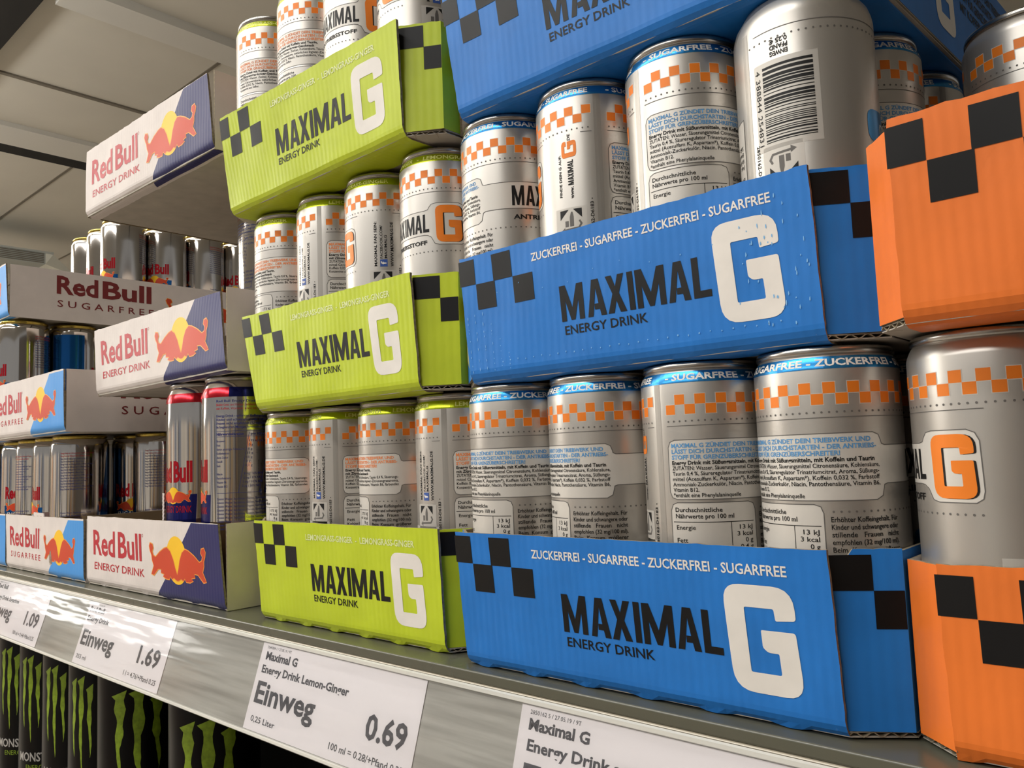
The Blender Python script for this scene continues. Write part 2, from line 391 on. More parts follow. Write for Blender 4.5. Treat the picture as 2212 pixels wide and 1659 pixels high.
def tray(x0, x1, z0, H, depth, corners, mo, mi_, art, label, group, artx=0., artk=1., cham=18, chart=True, fold=22, sideart=None, bulge=0.,
         backy=None, open_right=False, name='cardboard_tray', seed=1, under=None, artH=None, shear=0., sidefold=0, rotup=0):
    """corners = BL, BR, TL, TR (x, y) of the front panel; x0..x1 outer body width"""
    rnd = random.Random(seed)
    (blx, bly), (brx, bry), (tlx, tly), (trx, try_) = corners
    yf = (bly+bry)/2
    T = thing(name, ((x0+x1)/2, yf, z0), label, 'tray', group)
    ox, oy, oz = (x0+x1)/2, yf, z0
    R = 7. if fold else 1.5; TB = 1. if z0 < 10 else .3
    NU = 45; us = lin(0, 1, NU)
    vz = [R, 10, 14, 20, 26, 32, 38, 44, 50, 56, H-2.5, H] if R < 9 else [10, 14, 20, 26, 32, 38, 44, 50, 56, H-2.5, H]
    ph = rnd.uniform(0, 6)
    def P(u, z, off=0.):
        """front surface above the fold; u 0..1"""
        t = min(max((z-R)/(H-R), -.02), 1.1)
        bx = blx+(brx-blx)*u; by = bly+(bry-bly)*u; tx = tlx+(trx-tlx)*u; ty = tly+(try_-tly)*u
        x = bx+(tx-bx)*t; y = by+(ty-by)*t
        y += -bulge*math.sin(PI*u)*math.sin(PI*min(max(t, 0), 1)) + .25*math.sin(u*23+ph)*math.sin(t*5+ph)
        return (x-ox, y-oy-off, z)
    KN = (0, 15, 35, 55, 75, 90)
    def PA(u, z, off=0.):
        """printed surface, continuing round the fold for z below R"""
        if z >= R or not fold: return P(u, z, off)
        s_ = (R-z)/R*180/PI; b = Vector(P(u, R))
        def pt(a):
            q = math.radians(a); w_ = TB*max(0, 1-abs(a-55)/20)*max(0, math.sin(u*PI*12+ph))
            return Vector((b.x, b.y+R-R*math.cos(q)-.7*w_, R-R*math.sin(q)-.9*w_))
        if s_ >= 90: return (b.x, b.y+R+(R-z-R*PI/2), -off)
        for a0, a1 in zip(KN, KN[1:]):
            if s_ <= a1:
                p = pt(a0).lerp(pt(a1), (s_-a0)/(a1-a0)); q = math.radians((a0+a1)/2); return (p.x, p.y-off*math.cos(q), p.z-off*math.sin(q))
    V = []; F = []; M = []
    prof = [('f', z) for z in vz]
    arcs = []
    if fold:
        arcs = [('u', fold, .0), ('u', R, .0)] + [('a', a) for a in (75, 55, 35, 15)]
    rows = arcs + prof
    zlow = rnd.uniform(0, 9)
    for side in (0, 1):
        for r in rows:
            for i, u in enumerate(us):
                jag = (.5*noise.noise(Vector((u*60+ph*9, z0*.1, 1))))
                if r[0] == 'f':
                    z = r[1]
                    if z == H: z += jag*1.3
                    p = Vector(P(u, z)); n = Vector((0, 1, 0))
                    if u == 0 or u == 1: p.x += .5*noise.noise(Vector((z*.35, u*7+ph, z0)))
                elif r[0] == 'a':
                    a = math.radians(r[1]); b = Vector(P(u, R)); p = Vector((b.x, b.y+R-R*math.cos(a), R-R*math.sin(a))); n = Vector((0, math.cos(a), math.sin(a)))
                    # small torn tabs along the crease
                    if r[1] == 55: p.z -= TB*.9*max(0, math.sin(u*PI*12+ph)); p.y -= TB*.7*max(0, math.sin(u*PI*12+ph))
                else:
                    b = Vector(P(u, R)); p = Vector((b.x, b.y+r[1], r[2])); n = Vector((0, 0, 1))
                    if r[1] == fold: p.y += 1.5*jag
                if side: p += n*(1.6 if r[0] == 'f' else .9)
                V.append(tuple(p))
    nu, nv = NU, len(rows); o = nu*nv
    for j in range(nv-1):
        for i in range(nu-1):
            a = j*nu+i; F.append((a, a+1, a+nu+1, a+nu)); M.append(0)
            F.append((o+a, o+a+nu, o+a+nu+1, o+a+1)); M.append(1)
    for i in range(nu-1):
        F.append((i, o+i, o+i+1, i+1)); M.append(2); a = (nv-1)*nu+i; F.append((a, a+1, o+a+1, o+a)); M.append(2)
    for j in range(nv-1):
        a = j*nu; F.append((a, a+nu, o+a+nu, o+a)); M.append(2); a += nu-1; F.append((a, o+a, o+a+nu, a+nu)); M.append(2)
    fp = mk('front_panel', V, F, [mo, mi_, kraft_edge], T, M)
    # printing on the front panel
    Wd = 182. if art[0] == 'm' else 247.
    me = art[1].mesh('print', lambda x, z, l: PA(x/Wd, z*(artH or 1.), .10+.05*l), [Wd*u for u in us[1:-1]], [z/(artH or 1.) for z in [R-R*math.radians(a) for a in KN[::-1]]+vz[:-1]])
    pr = link('print', me, fp)
    # corner panels, sides and back
    back = yf+depth; yb = back-oy
    def wall(nm, a, b, zt0, m=mo, top=None, th=1.4, nn=8, zb=3.2, part=T, arts=None):
        dx, dy = b[0]-a[0], b[1]-a[1]; l = math.hypot(dx, dy); nx, ny = dy/l, -dx/l
        Pf = lambda u, v: (a[0]-ox+dx*u, a[1]-oy+dy*u, v)
        ob = slab(nm, Pf, lambda u, v: (nx, ny, 0), lin(0, 1, nn), lin(zb, zt0, 5), th, m, mi_, part, top=top)
        if arts:
            me_ = arts.mesh('print', lambda x, z, la: (a[0]-ox+dx*x/l+nx*(.1+.05*la), a[1]-oy+dy*x/l+ny*(.1+.05*la), z))
            link('print', me_, ob)
        return ob
    if cham:
        fl = min(bly, tly); frn = bry
        a = (brx-3.5, bry-1.4+.9*1.0+1.2); b = (x1, bry+1.0+cham*.72)
        jg = lambda u: .35*noise.noise(Vector((u*9+ph, z0, 3)))
        ca = None
        if chart:
            ln = math.hypot(b[0]-a[0], b[1]-a[1]); ca = Art(); k = ln*.6
            ca.rect(0.0, H-14.5, k, H-2.2, ink_black, 1); ca.rect(k, H-27.5, ln-.2, H-14.5, ink_black, 1)
        wall('corner_panel', a, b, H-.8, top=(lambda u: jg(u)+(-2.6 if u < .36 else .6)) if seed == 2 else jg, arts=ca, nn=12)
        cl = max(cham*.72, (blx-x0)*{3: .9, 4: 1.02}.get(seed, .66) if seed < 8 and blx-x0 > 19 else 0); a2 = (x0, bly+1.0+cl); b2 = (blx+.3, bly+1.0)
        ca = None
        if chart:
            ln = math.hypot(b2[0]-a2[0], b2[1]-a2[1]); ca = Art(); ca.rect(.2, H-27.5, 0.34*ln, H-14.5, ink_black, 1)
        wall('corner_panel', a2, b2, H-.8, top=jg, arts=ca if chart != 'plain' else None)
        wall('side_panel', b, (x1+shear, back-cham*.7), H-1, arts=sideart, nn=12)
        wall('side_panel', (x0+shear, back-cham*.7), a2, H-1, nn=12)
        wall('corner_panel', (x1+shear, back-cham*.7), (x1-cham+shear, back), H-1)
        wall('corner_panel', (x0+cham+shear, back), (x0+shear, back-cham*.7), H-1)
        wall('back_panel', (x1-cham+shear, back), (x0+cham+shear, back), H-1)
        base = [(blx, bly+3), (brx, bry+3), (x1, bry+3+cham*.72), (x1+shear, back-cham*.7), (x1-cham, back), (x0+cham, back), (x0+shear, back-cham*.7), (x0, bly+3+cl)]
    else:
        fs = Art() if False else None
        wall('side_panel', (brx+.2, bry+1.8), (x1, back), H, arts=sideart, nn=12, zb=.4, top=lambda u: .5*noise.noise(Vector((u*30, ph, 2))))
        wall('side_panel', (x0, back), (blx-.2, bly+1.8), H, nn=12, zb=.4)
        wall('back_panel', (x1, back), (x0, back), H, zb=.4)
        base = [(blx, bly+2), (brx, bry+2), (x1, back), (x0, back)]
    n = len(base)
    zz0, zz1 = 1.0, 3.0
    BV = [(x-ox, y-oy, zz0) for x, y in base]+[(x-ox, y-oy, zz1) for x, y in base]
    if cham:        # two liners with the flutes showing between them
        V = []; F = []
        for (za, zb) in ((zz0-.0, zz0+.35), (zz1-.35, zz1)):
            k = len(V); V += [(x-ox, y-oy, za) for x, y in base]+[(x-ox, y-oy, zb) for x, y in base]
            F += [tuple(k+i for i in range(n-1, -1, -1)), tuple(k+n+i for i in range(n))]+[(k+i, k+(i+1) % n, k+n+(i+1) % n, k+n+i) for i in range(n)]
        mk('base_board', V, F, under or card_grey, T)
        flute_edge(T, [(base[1][0]-ox, base[1][1]-oy), (base[2][0]-ox, base[2][1]-oy)], zz0, zz1)
        flute_edge(T, [(base[7][0]-ox, base[7][1]-oy), (base[0][0]-ox, base[0][1]-oy)], zz0, zz1)
    else:
        mk('base_board', BV, [tuple(range(n-1, -1, -1)), tuple(range(n, 2*n))]+[(i, (i+1) % n, n+(i+1) % n, n+i) for i in range(n)], under or card_grey, T)
    if sidefold:
        pts = [(x1-1-ox, bry+24-oy), (x1+shear-1-ox, yb-4), (x1+shear-sidefold-ox, yb-22), (x1-sidefold-ox, bry+44-oy)]
        mk('bottom_flap', [(x, y, .1) for x, y in pts]+[(x, y, .9) for x, y in pts], [(3, 2, 1, 0), (4, 5, 6, 7), (0, 1, 5, 4), (1, 2, 6, 5), (2, 3, 7, 6), (3, 0, 4, 7)], mo, T)
    return T

# ------------------------------------------------------------------ cans
def lathe(prof, n, closed_top=False):
    V = []; F = []
    for r, z in prof:
        for i in range(n):
            a = 2*PI*i/n; V.append((r*math.sin(a), -r*math.cos(a), z))
    for j in range(len(prof)-1):
        for i in range(n):
            F.append((j*n+i, j*n+(i+1) % n, (j+1)*n+(i+1) % n, (j+1)*n+i))
    return V, F
def interp(prof, z):
    for (r0, z0), (r1, z1) in zip(prof, prof[1:]):
        if z0 <= z <= z1 and z1 > z0: return r0+(r1-r0)*(z-z0)/(z1-z0)
    return prof[-1][0]
SEG = 112
def can_meshes(R, H, body, rim, lid, neck=8.3, rn=1.7, foot=11):
    """profile of the drawn can: domed base, rounded foot, straight wall, tapered neck, double-seamed rim"""
    foot_r = R-6.0
    bp = [(0, 6.5), (foot_r*.5, 5.6), (foot_r*.8, 3.2), (foot_r-1.2, .6), (foot_r, 0), (foot_r+1.4, .5), (R-3.0, foot*.30), (R-1.2, foot*.55), (R-.35, foot*.8), (R, foot)]
    zt = H-neck
    bp += [(R, foot+(zt-foot)*k/6) for k in range(1, 7)]
    nk = H-3.4
    bp += [(R-rn*.10, zt+(nk-zt)*.22), (R-rn*.38, zt+(nk-zt)*.5), (R-rn*.75, zt+(nk-zt)*.8), (R-rn-.15, nk), (R-rn-.5, nk+.4)]
    V, F = lathe(bp, SEG); me = bpy.data.meshes.new('body'); me.from_pydata([(x*S, y*S, z*S) for x, y, z in V], [], F); me.materials.append(body)
    me.polygons.foreach_set('use_smooth', [True]*len(F)); me.update()
    rr = R-rn
    rp = [(rr-.5, nk+.3), (rr-.1, nk+.5), (rr+.35, nk+.9), (rr+.4, H-1.0), (rr+.15, H-.3), (rr-.3, H), (rr-.9, H-.1), (rr-1.3, H-.6), (rr-1.7, H-3.5), (rr-2.3, H-5.4), (rr-3, H-5.2), (rr-3.6, H-3.6)]
    V, F = lathe(rp, SEG); mr = bpy.data.meshes.new('rim'); mr.from_pydata([(x*S, y*S, z*S) for x, y, z in V], [], F); mr.materials.append(rim)
    mr.polygons.foreach_set('use_smooth', [True]*len(F)); mr.update()
    lp = [(rr-3.6, H-3.6), (rr-4.2, H-3.3), (.01, H-3.3)]
    V, F = lathe(lp, 48); ml = bpy.data.meshes.new('lid'); ml.from_pydata([(x*S, y*S, z*S) for x, y, z in V], [], F); ml.materials.append(lid); ml.update()
    # ring pull: flat plate with a finger hole
    q = Art(); q.poly(rounded([(-7, -3, 5), (-7, 19, 6), (7, 19, 6), (7, -3, 5)], 4), lid, 0, holes=(tuple((3.6*math.cos(t), 12.3+3.6*math.sin(t)) for t in [2*PI*i/12 for i in range(12)]),))
    mt = q.mesh('tab', lambda x, y, l: (x, y-4, H-2.2))
    return me, mr, ml, mt, bp

def label_mesh(name, a, prof, off=.06):
    maxu = max(v[:, 0].max() for v in a.V)
    def fn(u, v, l):
        r = interp(prof[4:], v)+off+.035*l; t = u/(prof[12][0]); return (r*math.sin(t), -r*math.cos(t), v)
    c = [(i+.5)*2.2-10 for i in range(int(200/2.2))]
    return a.mesh(name, fn, c, [z for r, z in prof if z > 60])

U0, U1 = 3., 162.
def box_outline():
    """one continuous outline: text box, stepped band and the badge round the G"""
    pts = [(6, 102.4)]+[(57, 102.4), (59.2, 101.4), (60, 99.4), (60.3, 98.2), (61.6, 97.7)]+[(109, 97.7), (111.2, 98.2), (112, 99.6), (113.4, 101.2), (116, 101.7), (128.5, 101.7), (131, 100.6), (132.2, 98)]
    pts += [(132.6, 82), (132, 79.6), (130, 78.3), (117.5, 78.3), (115, 79), (113, 82.6), (111, 83.8), (109, 84.1)]+[(61.8, 84.1), (60.4, 83.6), (60, 82), (59.4, 79.8), (57, 78.5), (6, 78.5), (4, 79.2), (3, 81.5), (3, 99.4), (4, 101.6)]
    return pts
def art_can(kind):
    a = Art()
    bk = ink_blackcan
    # colour band on the neck
    if kind != 'orange':
        c = ink_blue if kind == 'blue' else ink_lime
        for k in range(76): a.rect(-4.5+k*2.1908, 125.6, -4.5+(k+1)*2.1908, 130.2, c, 0)
        if kind == 'blue':
            t = [('- SUGARFREE', 3, 31), ('- ZUCKERFREI', 35.5, 32), ('- SUGARFREE', 69, 31), ('- ZUCKERFREI', 101.5, 32), ('- SUGARFREE', 135, 26)]
            for s_, x, w_ in t: a.text(s_, x, 126.7, 2.5, w_, ink_white, 2, .03)
        else:
            for s_, x, w_ in [('LEMONGRASS-GINGER', 5, 44), ('-  LEMONGRASS-GINGER', 52, 50), ('-  LEMONGRASS-GINGER', 105, 50)]: a.text(s_, x, 126.7, 2.3, w_, ink_palelime, 2, .02)
    # seam strip
    for k in range(2): a.rect(163.3+k*1.6, 12, 164.9+k*1.6, 130 if kind == 'orange' else 125.6, ink_seam, 0)
    # white grounds
    out = box_outline(); a.poly(out, ink_whitecan, 0); a.line(out, .34, ink_grey, 1, True)
    a.line([(6, 77.2), (35, 77.2), (37.3, 76.4), (38.2, 74), (38.2, 44), (3, 44), (3, 74), (4, 76.4)], .34, ink_grey, 1, True)
    a.poly([(6, 77.2), (35, 77.2), (37.3, 76.4), (38.2, 74), (38.2, 44), (3, 44), (3, 74), (4, 76.4)], ink_whitecan, 0)
    # checkers
    n = 38; wq = (U1-U0)/n
    for i in range(n):
        x = U0+i*wq
        if i % 2 == 0: a.rect(x-.25, 112.55, x+wq+.25, 116.95, ink_whitecan, 0); a.rect(x, 112.8, x+wq, 116.75, ink_orange, 1)
        else: a.rect(x-.25, 116.45, x+wq+.25, 121.05, ink_whitecan, 0); a.rect(x, 116.75, x+wq, 120.8, ink_orange, 1)
    for i in range(62): a.disc(U0+.8+i*2.57, 110, .42, ink_grey, 1, 7)
    a.line([(U0, 108.1), (134, 108.1)], .3, ink_grey); a.line([(157, 108.1), (U1, 108.1)], .3, ink_grey)
    for i in range(36): a.disc(41.5+i*2.57, 74.6, .42, ink_grey, 1, 7)
    hc = ink_bluetext if kind == 'blue' else ink_orangetext
    for i, (t, x1) in enumerate((('MAXIMAL G ZÜNDET DEIN TRIEBWERK UND', 56), ('LÄSST DICH DURCHSTARTEN - DER ANTRIEBS-', 58), ('STOFF FÜR GRENZÜBERSCHREITER!', 45))):
        a.text(t, 4.6, 99.3-i*2.35, 1.6, x1-4.6, hc, 2, .03)
    if kind == 'lime':
        L_ = [('Energy Drink mit Koffein und Taurin,', 40, .03), ('mit Zitronengras-Ingwer-Geschmack', 38, .03), ('ZUTATEN: Wasser, Zucker, Kohlensäure, Taurin 0,4 %, Säuerungs-', 58.5, .01), ('mittel Citronensäure, natürliches Ingwer-Zitronengrasaroma,', 58.5, .01), ('Koffein 0,032 %, Niacin, Pantothensäure, Vitamin B6, färbendes', 58.5, .01), ('Konzentrat aus Saflor.', 22, .01)]
    else:
        L_ = [('Energy Drink mit Süßungsmitteln, mit Koffein und Taurin', 57, .03), ('ZUTATEN: Wasser, Säuerungsmittel Citronensäure, Kohlensäure,', 58.8, .012), ('Taurin 0,4 %, Säureregulator Trinatriumcitrat, Aroma, Süßungs-', 58.5, .012), ('mittel (Acesulfam K, Aspartam*), Koffein 0,032 %, Farbstoff', 58.6, .012), ('Ammoniak-Zuckerkulör, Niacin, Pantothensäure, Vitamin B6,', 58.6, .012), ('Vitamin B12.', 15.5, .012), ('*enthält eine Phenylalaninquelle', 32, .012)]
    for i, (t, x1, b) in enumerate(L_): a.text(t, 4.6, 92.4-i*2.16, 1.52, x1-4.6, bk, 2, b)
    kj, kc = ('13 kJ', '3 kcal') if kind != 'lime' else ('173 kJ', '41 kcal')
    a.text('Durchschnittliche', 5, 73.5, 1.7, 19, bk, 2, .015); a.text('Nährwerte pro 100 ml', 5, 71, 1.7, 23.5, bk, 2, .015)
    a.line([(4, 69.5), (37, 69.5)], .3, bk); a.line([(27.2, 69.5), (27.2, 45)], .25, bk)
    for i, (t, v_) in enumerate((('Energie', kj), ('', kc), ('Fett', '0 g'), ('Kohlenhydrate', '0,4 g'), ('Eiweiß', '0 g'), ('Salz', '0,2 g'))):
        if t: a.text(t, 5.2, 66.5-i*2.55, 1.7, len(t)*1.15, bk, 2, .01)
        a.text(v_, 36.3-len(v_)*1.15, 66.5-i*2.55, 1.7, len(v_)*1.15, bk, 2, .01)
    for i, t in enumerate(('Erhöhter Koffeingehalt. Für', 'Kinder und schwangere oder', 'stillende   Frauen   nicht', 'empfohlen (32 mg/100 ml).', 'Beim  Konsum  größerer', 'Mengen  nicht  empfohlen.')):
        a.text(t, 40.5, 71-i*2.66, 1.75, 25, bk, 2, .012)
    # big wordmark
    a.art(maximal(bk, 0), 76, 85.6, .47, .62, 2); a.text('ANTRIEBSSTOFF', 76.5, 78.7, 2.2, 34, bk, 2, .03)
    g = [(x*.55+115.4, z*.525+79.6) for x, z in G_PTS]
    a.poly([(x+.75, y-.1) for x, y in g], bk, 2); a.poly(g, ink_orange, 3)
    # vertical column
    if kind == 'lime':
        a.text('MAXIMAL FAN SEIN:', 147.2, 76, 1.6, 27, bk, 2, .02, rot=True)
        a.text('FACEBOOK.COM/', 150.6, 80.6, 1.5, 20, bk, 2, .01, rot=True); a.text('MAXIMALG', 153.2, 80.6, 1.5, 14, bk, 2, .01, rot=True)
        a.rect(149.0, 75.6, 153.4, 79.9, ink_fb, 1); a.text('f', 152.6, 76.9, 3.0, 1.9, ink_white, 2, .02, rot=True)
        a.text('WWW.MAXIMALG.DE', 157, 75.6, 1.7, 27, bk, 2, .02, rot=True)
    else:
        a.text('FINDE DEIN G AUF:', 146.6, 79, 1.25, 20, bk, 2, .02, rot=True)
        a.text('www.', 152.6, 77.6, 1.8, 5.6, bk, 2, .02, rot=True)
        m_ = maximal(bk, 0); mm = Art(); V = np.concatenate(m_.V); mm.add(np.stack([-V[:, 1]*.17, V[:, 0]*.155], 1), m_.F, bk, 0); a.art(mm, 152.8, 84.0, layer=2)
        gg = [(-z*.19, x*.29) for x, z in G_PTS]; a.poly([(x+154.6, y+97.0) for x, y in gg], ink_orange, 2)
        a.text('.DE', 151.6, 105.4-.8, 1.3, 3.6, bk, 2, .02, rot=True)
    # deposit mark
    a.rect(142.5, 60, 158.5, 73.5, ink_box, 0)
    gr = ink_grey
    a.poly([(145, 72.6), (149.6, 72.6), (145, 68.2)], bk, 1); a.poly([(156, 72.6), (151.8, 72.6), (156, 68.2)], bk, 1)
    a.poly(rounded([(150, 64.6, 0), (150, 69, .4), (150.7, 71.4, .2), (151.5, 71.4, .2), (152, 69, .4), (152, 64.6, 0)], 2), gr, 1)
    a.rect(147.6, 64.6, 149.4, 67.4, gr, 1)
    a.line([(154.8, 66.8), (155.6, 65.4), (154.4, 63.6), (147, 63.2)], .9, gr, 1); a.poly([(147.4, 64.4), (145.2, 63), (147.4, 61.6)], gr, 1)
    a.text('2850162-D6183', 161.6, 58, 1.5, 17, bk, 2, .015, rot=True); a.disc(161, 76.4, .3, bk, 1)
    # barcode and deposit text low on the column
    a.rect(135.5, 27, 160.5, 61.5, ink_box, 0); rr_ = random.Random(5); y = 29.
    while y < 59.5:
        h = rr_.choice((.35, .35, .7, .7, 1.05, 1.3)); a.rect(137.5, y, 156.6, y+h, bk, 1); y += h+rr_.choice((.35, .4, .7, .95))
    a.text('4 388844 254831', 159.8, 29, 2.0, 30, bk, 2, .0, rot=True)
    for i, t in enumerate(('EINWEG', 'PFAND', '0,25 €')): a.text(t, 146, 24-i*2.4, 1.7, 7, bk, 2, .03)
    for i in range(26): a.disc(U0+95+i*2.57, 18.6, .42, ink_grey, 1, 7)
    a.line([(96, 15.2), (160, 15.2)], .3, ink_grey)
    bl = {'blue': ink_blue, 'lime': ink_lime, 'orange': ink_orange}[kind]
    if kind != 'orange': a.poly(rounded([(89, 47, 4), (89, 64, 4), (117, 61, 4), (117, 49, 4)], 4), bl, 1)
    if kind != 'orange': a.text('NEU', 96, 53, 4, 12, ink_white, 2, .02)
    if kind == 'blue':
        a.line([(70, 65.3-23), (90, 65.3-23)], .3, ink_grey)
    return a

def art_energycan(free, R):
    """silver can with slanted colour fields, wordmark and a data panel"""
    a = Art(); c = ink_canblue if free else ink_cannavy; C = 2*PI*R; H = 134. if free else 165.
    k = H/165.; top = H-13*k
    # neck
    if not free:
        for i in range(60): a.rect(i*C/60, 149.3, (i+1)*C/60, 156.6, ink_canred if i % 30 < 20 else (ink_cannavy if i % 30 < 26 else alu_shiny), 0)
    for s0 in ((0,) if free else (0, 108)):
        f = lambda x, z: (s0+x, z*k)
        # front: wordmark on silver, colour field below, slanted colour field beside it
        a.poly([f(4, 78), f(44, 78), f(41, 20), f(4, 20)], c, 0)
        a.poly([f(46, 79), f(62, 79), f(58, 148), f(55.5, 148)], c, 0) if False else (None if free else a.poly([f(-8, 50), f(3.5, 50), f(3.5, 148), f(1.5, 148)], c, 0))
        a.text('Red', *f(5, 88), 15*k, 16, ink_canred, 2, .04); a.text('Bull', *f(23.5, 88), 15*k, 17, ink_canred, 2, .04)
        a.text('SUGARFREE' if free else 'ENERGY DRINK', *f(8, 64), 5*k, 32, ink_canred if not free else ink_white, 2, .01)
        b = bulls(); a.art(b, *f(23, 77), .36, .36, 2)
    s0 = 50.
    if not free:
        lines = [('Red Bull Energy Drink.', ink_navytext, 30, .03), ('Belebt Geist und Körper, belebend durch Taurin', ink_red, 40, 0), ('mit Koffein, Vitaminen sowie mit Taurin', ink_red, 36, 0), ('', 0, 0, 0), ('Energy Drink - erhöhter Koffeingehalt. Für', ink_navytext, 42, .03), ('Kinder und schwangere oder stillende', ink_navytext, 40, .03), ('Frauen nicht empfohlen (32 mg/100 ml)', ink_navytext, 40, .03), ('In begrenzten Mengen konsumieren.', ink_navytext, 36, .03)]
        for i, (t, m, w_, b) in enumerate(lines):
            if t: a.text(t, s0, 145.4-i*2.75, 1.75, w_, m, 2, b*.5)
        a.line([(s0, 124), (s0+42, 124)], .3, ink_navytext); a.line([(s0, 120), (s0+42, 120)], .3, ink_navytext)
        a.text('Nährwertdeklaration', s0, 121, 1.8, 20, ink_navytext, 2, .03); a.text('pro 100 ml', s0+25, 121, 1.8, 12, ink_navytext, 2, .03)
        for i, (t, v_) in enumerate((('Brennwert', '195 kJ (46 kcal)'), ('Fett', '0 g'), ('davon gesättigte Fettsäuren', '0 g'), ('Kohlenhydrate', '11 g'), ('davon Zucker', '11 g'), ('Eiweiß', '0 g'), ('Salz', '0,1 g'), ('', ''), ('Niacin', '8 mg / 50% NRV'), ('Pantothensäure', '2 mg / 33% NRV'), ('Vitamin B6', '2 mg / 143% NRV'), ('Vitamin B12', '2 µg / 80% NRV'))):
            if t: a.text(t, s0, 116-i*3., 1.6, len(t)*.75, ink_navytext, 2); a.text(v_, s0+24-i*.5, 116-i*3., 1.6, len(v_)*1.0, ink_navytext, 2)
        a.line([(s0+24, 123), (s0+16, 79)], .3, ink_navytext); a.line([(s0+40, 119), (s0+31, 79)], .3, ink_navytext); a.line([(s0, 79), (s0+32, 79)], .3, ink_navytext)
        a.poly([(s0+46, 132), (s0+48, 132), (s0+48, 78), (s0+35, 78)], c, 0)
        for i in range(9): a.text('Zutaten: Wasser, Saccharose, Glucose, Säureregulator', s0, 74-i*2.7, 1.6, 38, ink_navytext, 2)
    else:
        for i in range(14): a.text('Energy Drink mit Süßungsmitteln, Koffein und Taurin', 70, 116-i*2.7, 1.6, 30-(i % 4)*3, ink_red if i < 2 else ink_navytext, 2)
        for i in range(11): a.text('Zutaten: Wasser, Säureregulator, Taurin', 70, 58-i*2.8, 1.6, 28-(i % 3)*4, ink_navytext, 2)
        a.poly([(118, 122), (121, 122), (121, 42), (106, 42)], c, 0)
        a.poly([(126, 122), (162, 122), (162, 60), (126, 42)], c, 0); a.text('Red', 128, 44, 12, 14, ink_canred, 1, .03); a.text('Bull', 144, 44, 12, 15, ink_canred, 1, .03)
    return a

def art_monster(q=1.):
    a = Art(); rn = random.Random(3)
    for s0 in (15-15*q, 118-15*q):
        for k, (x, top, bot, w_) in enumerate(((0, 142, 78, 8.), (15, 144, 64, 8.5), (30, 137, 78, 7.))):
            L_ = []; Rr = []; n = 18
            for i in range(n+1):
                t = i/n; z = top-(top-bot)*t; cx = s0+x*q+1.8*q*math.sin(t*7+k)*t; ww = w_*.5*q*(1-t**1.7)*(.7+.5*math.sin(t*9+k*2)**2)+.25
                L_.append((cx-ww+rn.uniform(-.4, .4)*q, z)); Rr.append((cx+ww+rn.uniform(-.4, .4)*q, z))
            L_[0] = (s0+(x-w_*.9)*q, top-.5); Rr[0] = (s0+(x+w_*.75)*q, top+4.5)
            a.poly(L_[::-1]+Rr, ink_claw, 1)
        a.text('MONSTER', s0-6, 46, 8, 42, ink_claw_white, 1, .02); a.text('ENERGY', s0+4, 38, 4.5, 22, ink_claw, 1, .0)
    return a

PROT = {}
def build_kinds():
    global PROT
    for k in ('blue', 'lime', 'orange'):
        b, r, l, t, p = can_meshes(26.5, 134, alu_satin, alu_rim, alu_rim)
        PROT[k] = (b, r, l, t, label_mesh('label_print', art_can(k), p), 26.5)
    b, r, l, t, p = can_meshes(28.5, 165, alu_shiny, alu_rim, alu_rim, neck=15.7, rn=3.2)
    PROT['energy'] = (b, r, l, t, label_mesh('label_print', art_energycan(False, 28.5), p), 28.5)
    b, r, l, t, p = can_meshes(26.5, 134, alu_shiny, gold_rim, gold_rim, neck=9, rn=2.2)
    PROT['free'] = (b, r, l, t, label_mesh('label_print', art_energycan(True, 26.5), p), 26.5)
    b, r, l, t, p = can_meshes(33, 168, can_black, alu_rim, alu_rim, neck=12, rn=5)
    PROT['monster'] = (b, r, l, t, label_mesh('label_print', art_monster(), p), 33.)
    PROT['monster_small'] = (b, r, l, t, label_mesh('label_print', art_monster(.56), p), 33.)
build_kinds()
b_, r_m, l_, t_, p_ = can_meshes(33, 168, can_black, alu_rim, alu_rim, neck=12, rn=5)
ar = Art()
for k in range(30): ar.rect(k*3., 70, k*3.+3., 140, can_red, 0)
for q in (0, 36, 72): ar.text('ENERGY', q+14, 40, 11, 84, ink_white, 1, .04, rot=True)
PROT['ruby'] = (b_, r_m, l_, t_, label_mesh('label_print', ar, p_), 33.)

def can(kind, x, y, z, uc, label, group=None, flip=False, parts=5):
    me = PROT[kind]; R = me[5]
    acam = math.atan2(CAM[0]-x, -(CAM[1]-y))        # which way this can is turned: label position uc faces the aisle corner
    H = 134 if kind in ('blue', 'lime', 'orange', 'free') else (165 if kind == 'energy' else 168)
    T = thing('drink_can', (x, y, z+(H if flip else 0)), label, 'can', group)
    T.rotation_mode = 'XYZ'
    if flip: T.rotation_euler = (PI, 0, acam-PI+uc/R)
    else: T.rotation_euler = (0, 0, acam-uc/R)
    for n, m in zip(('body', 'rim', 'lid', 'tab', 'label_print')[:parts], me[:parts]): link(n, m, T)
    return T

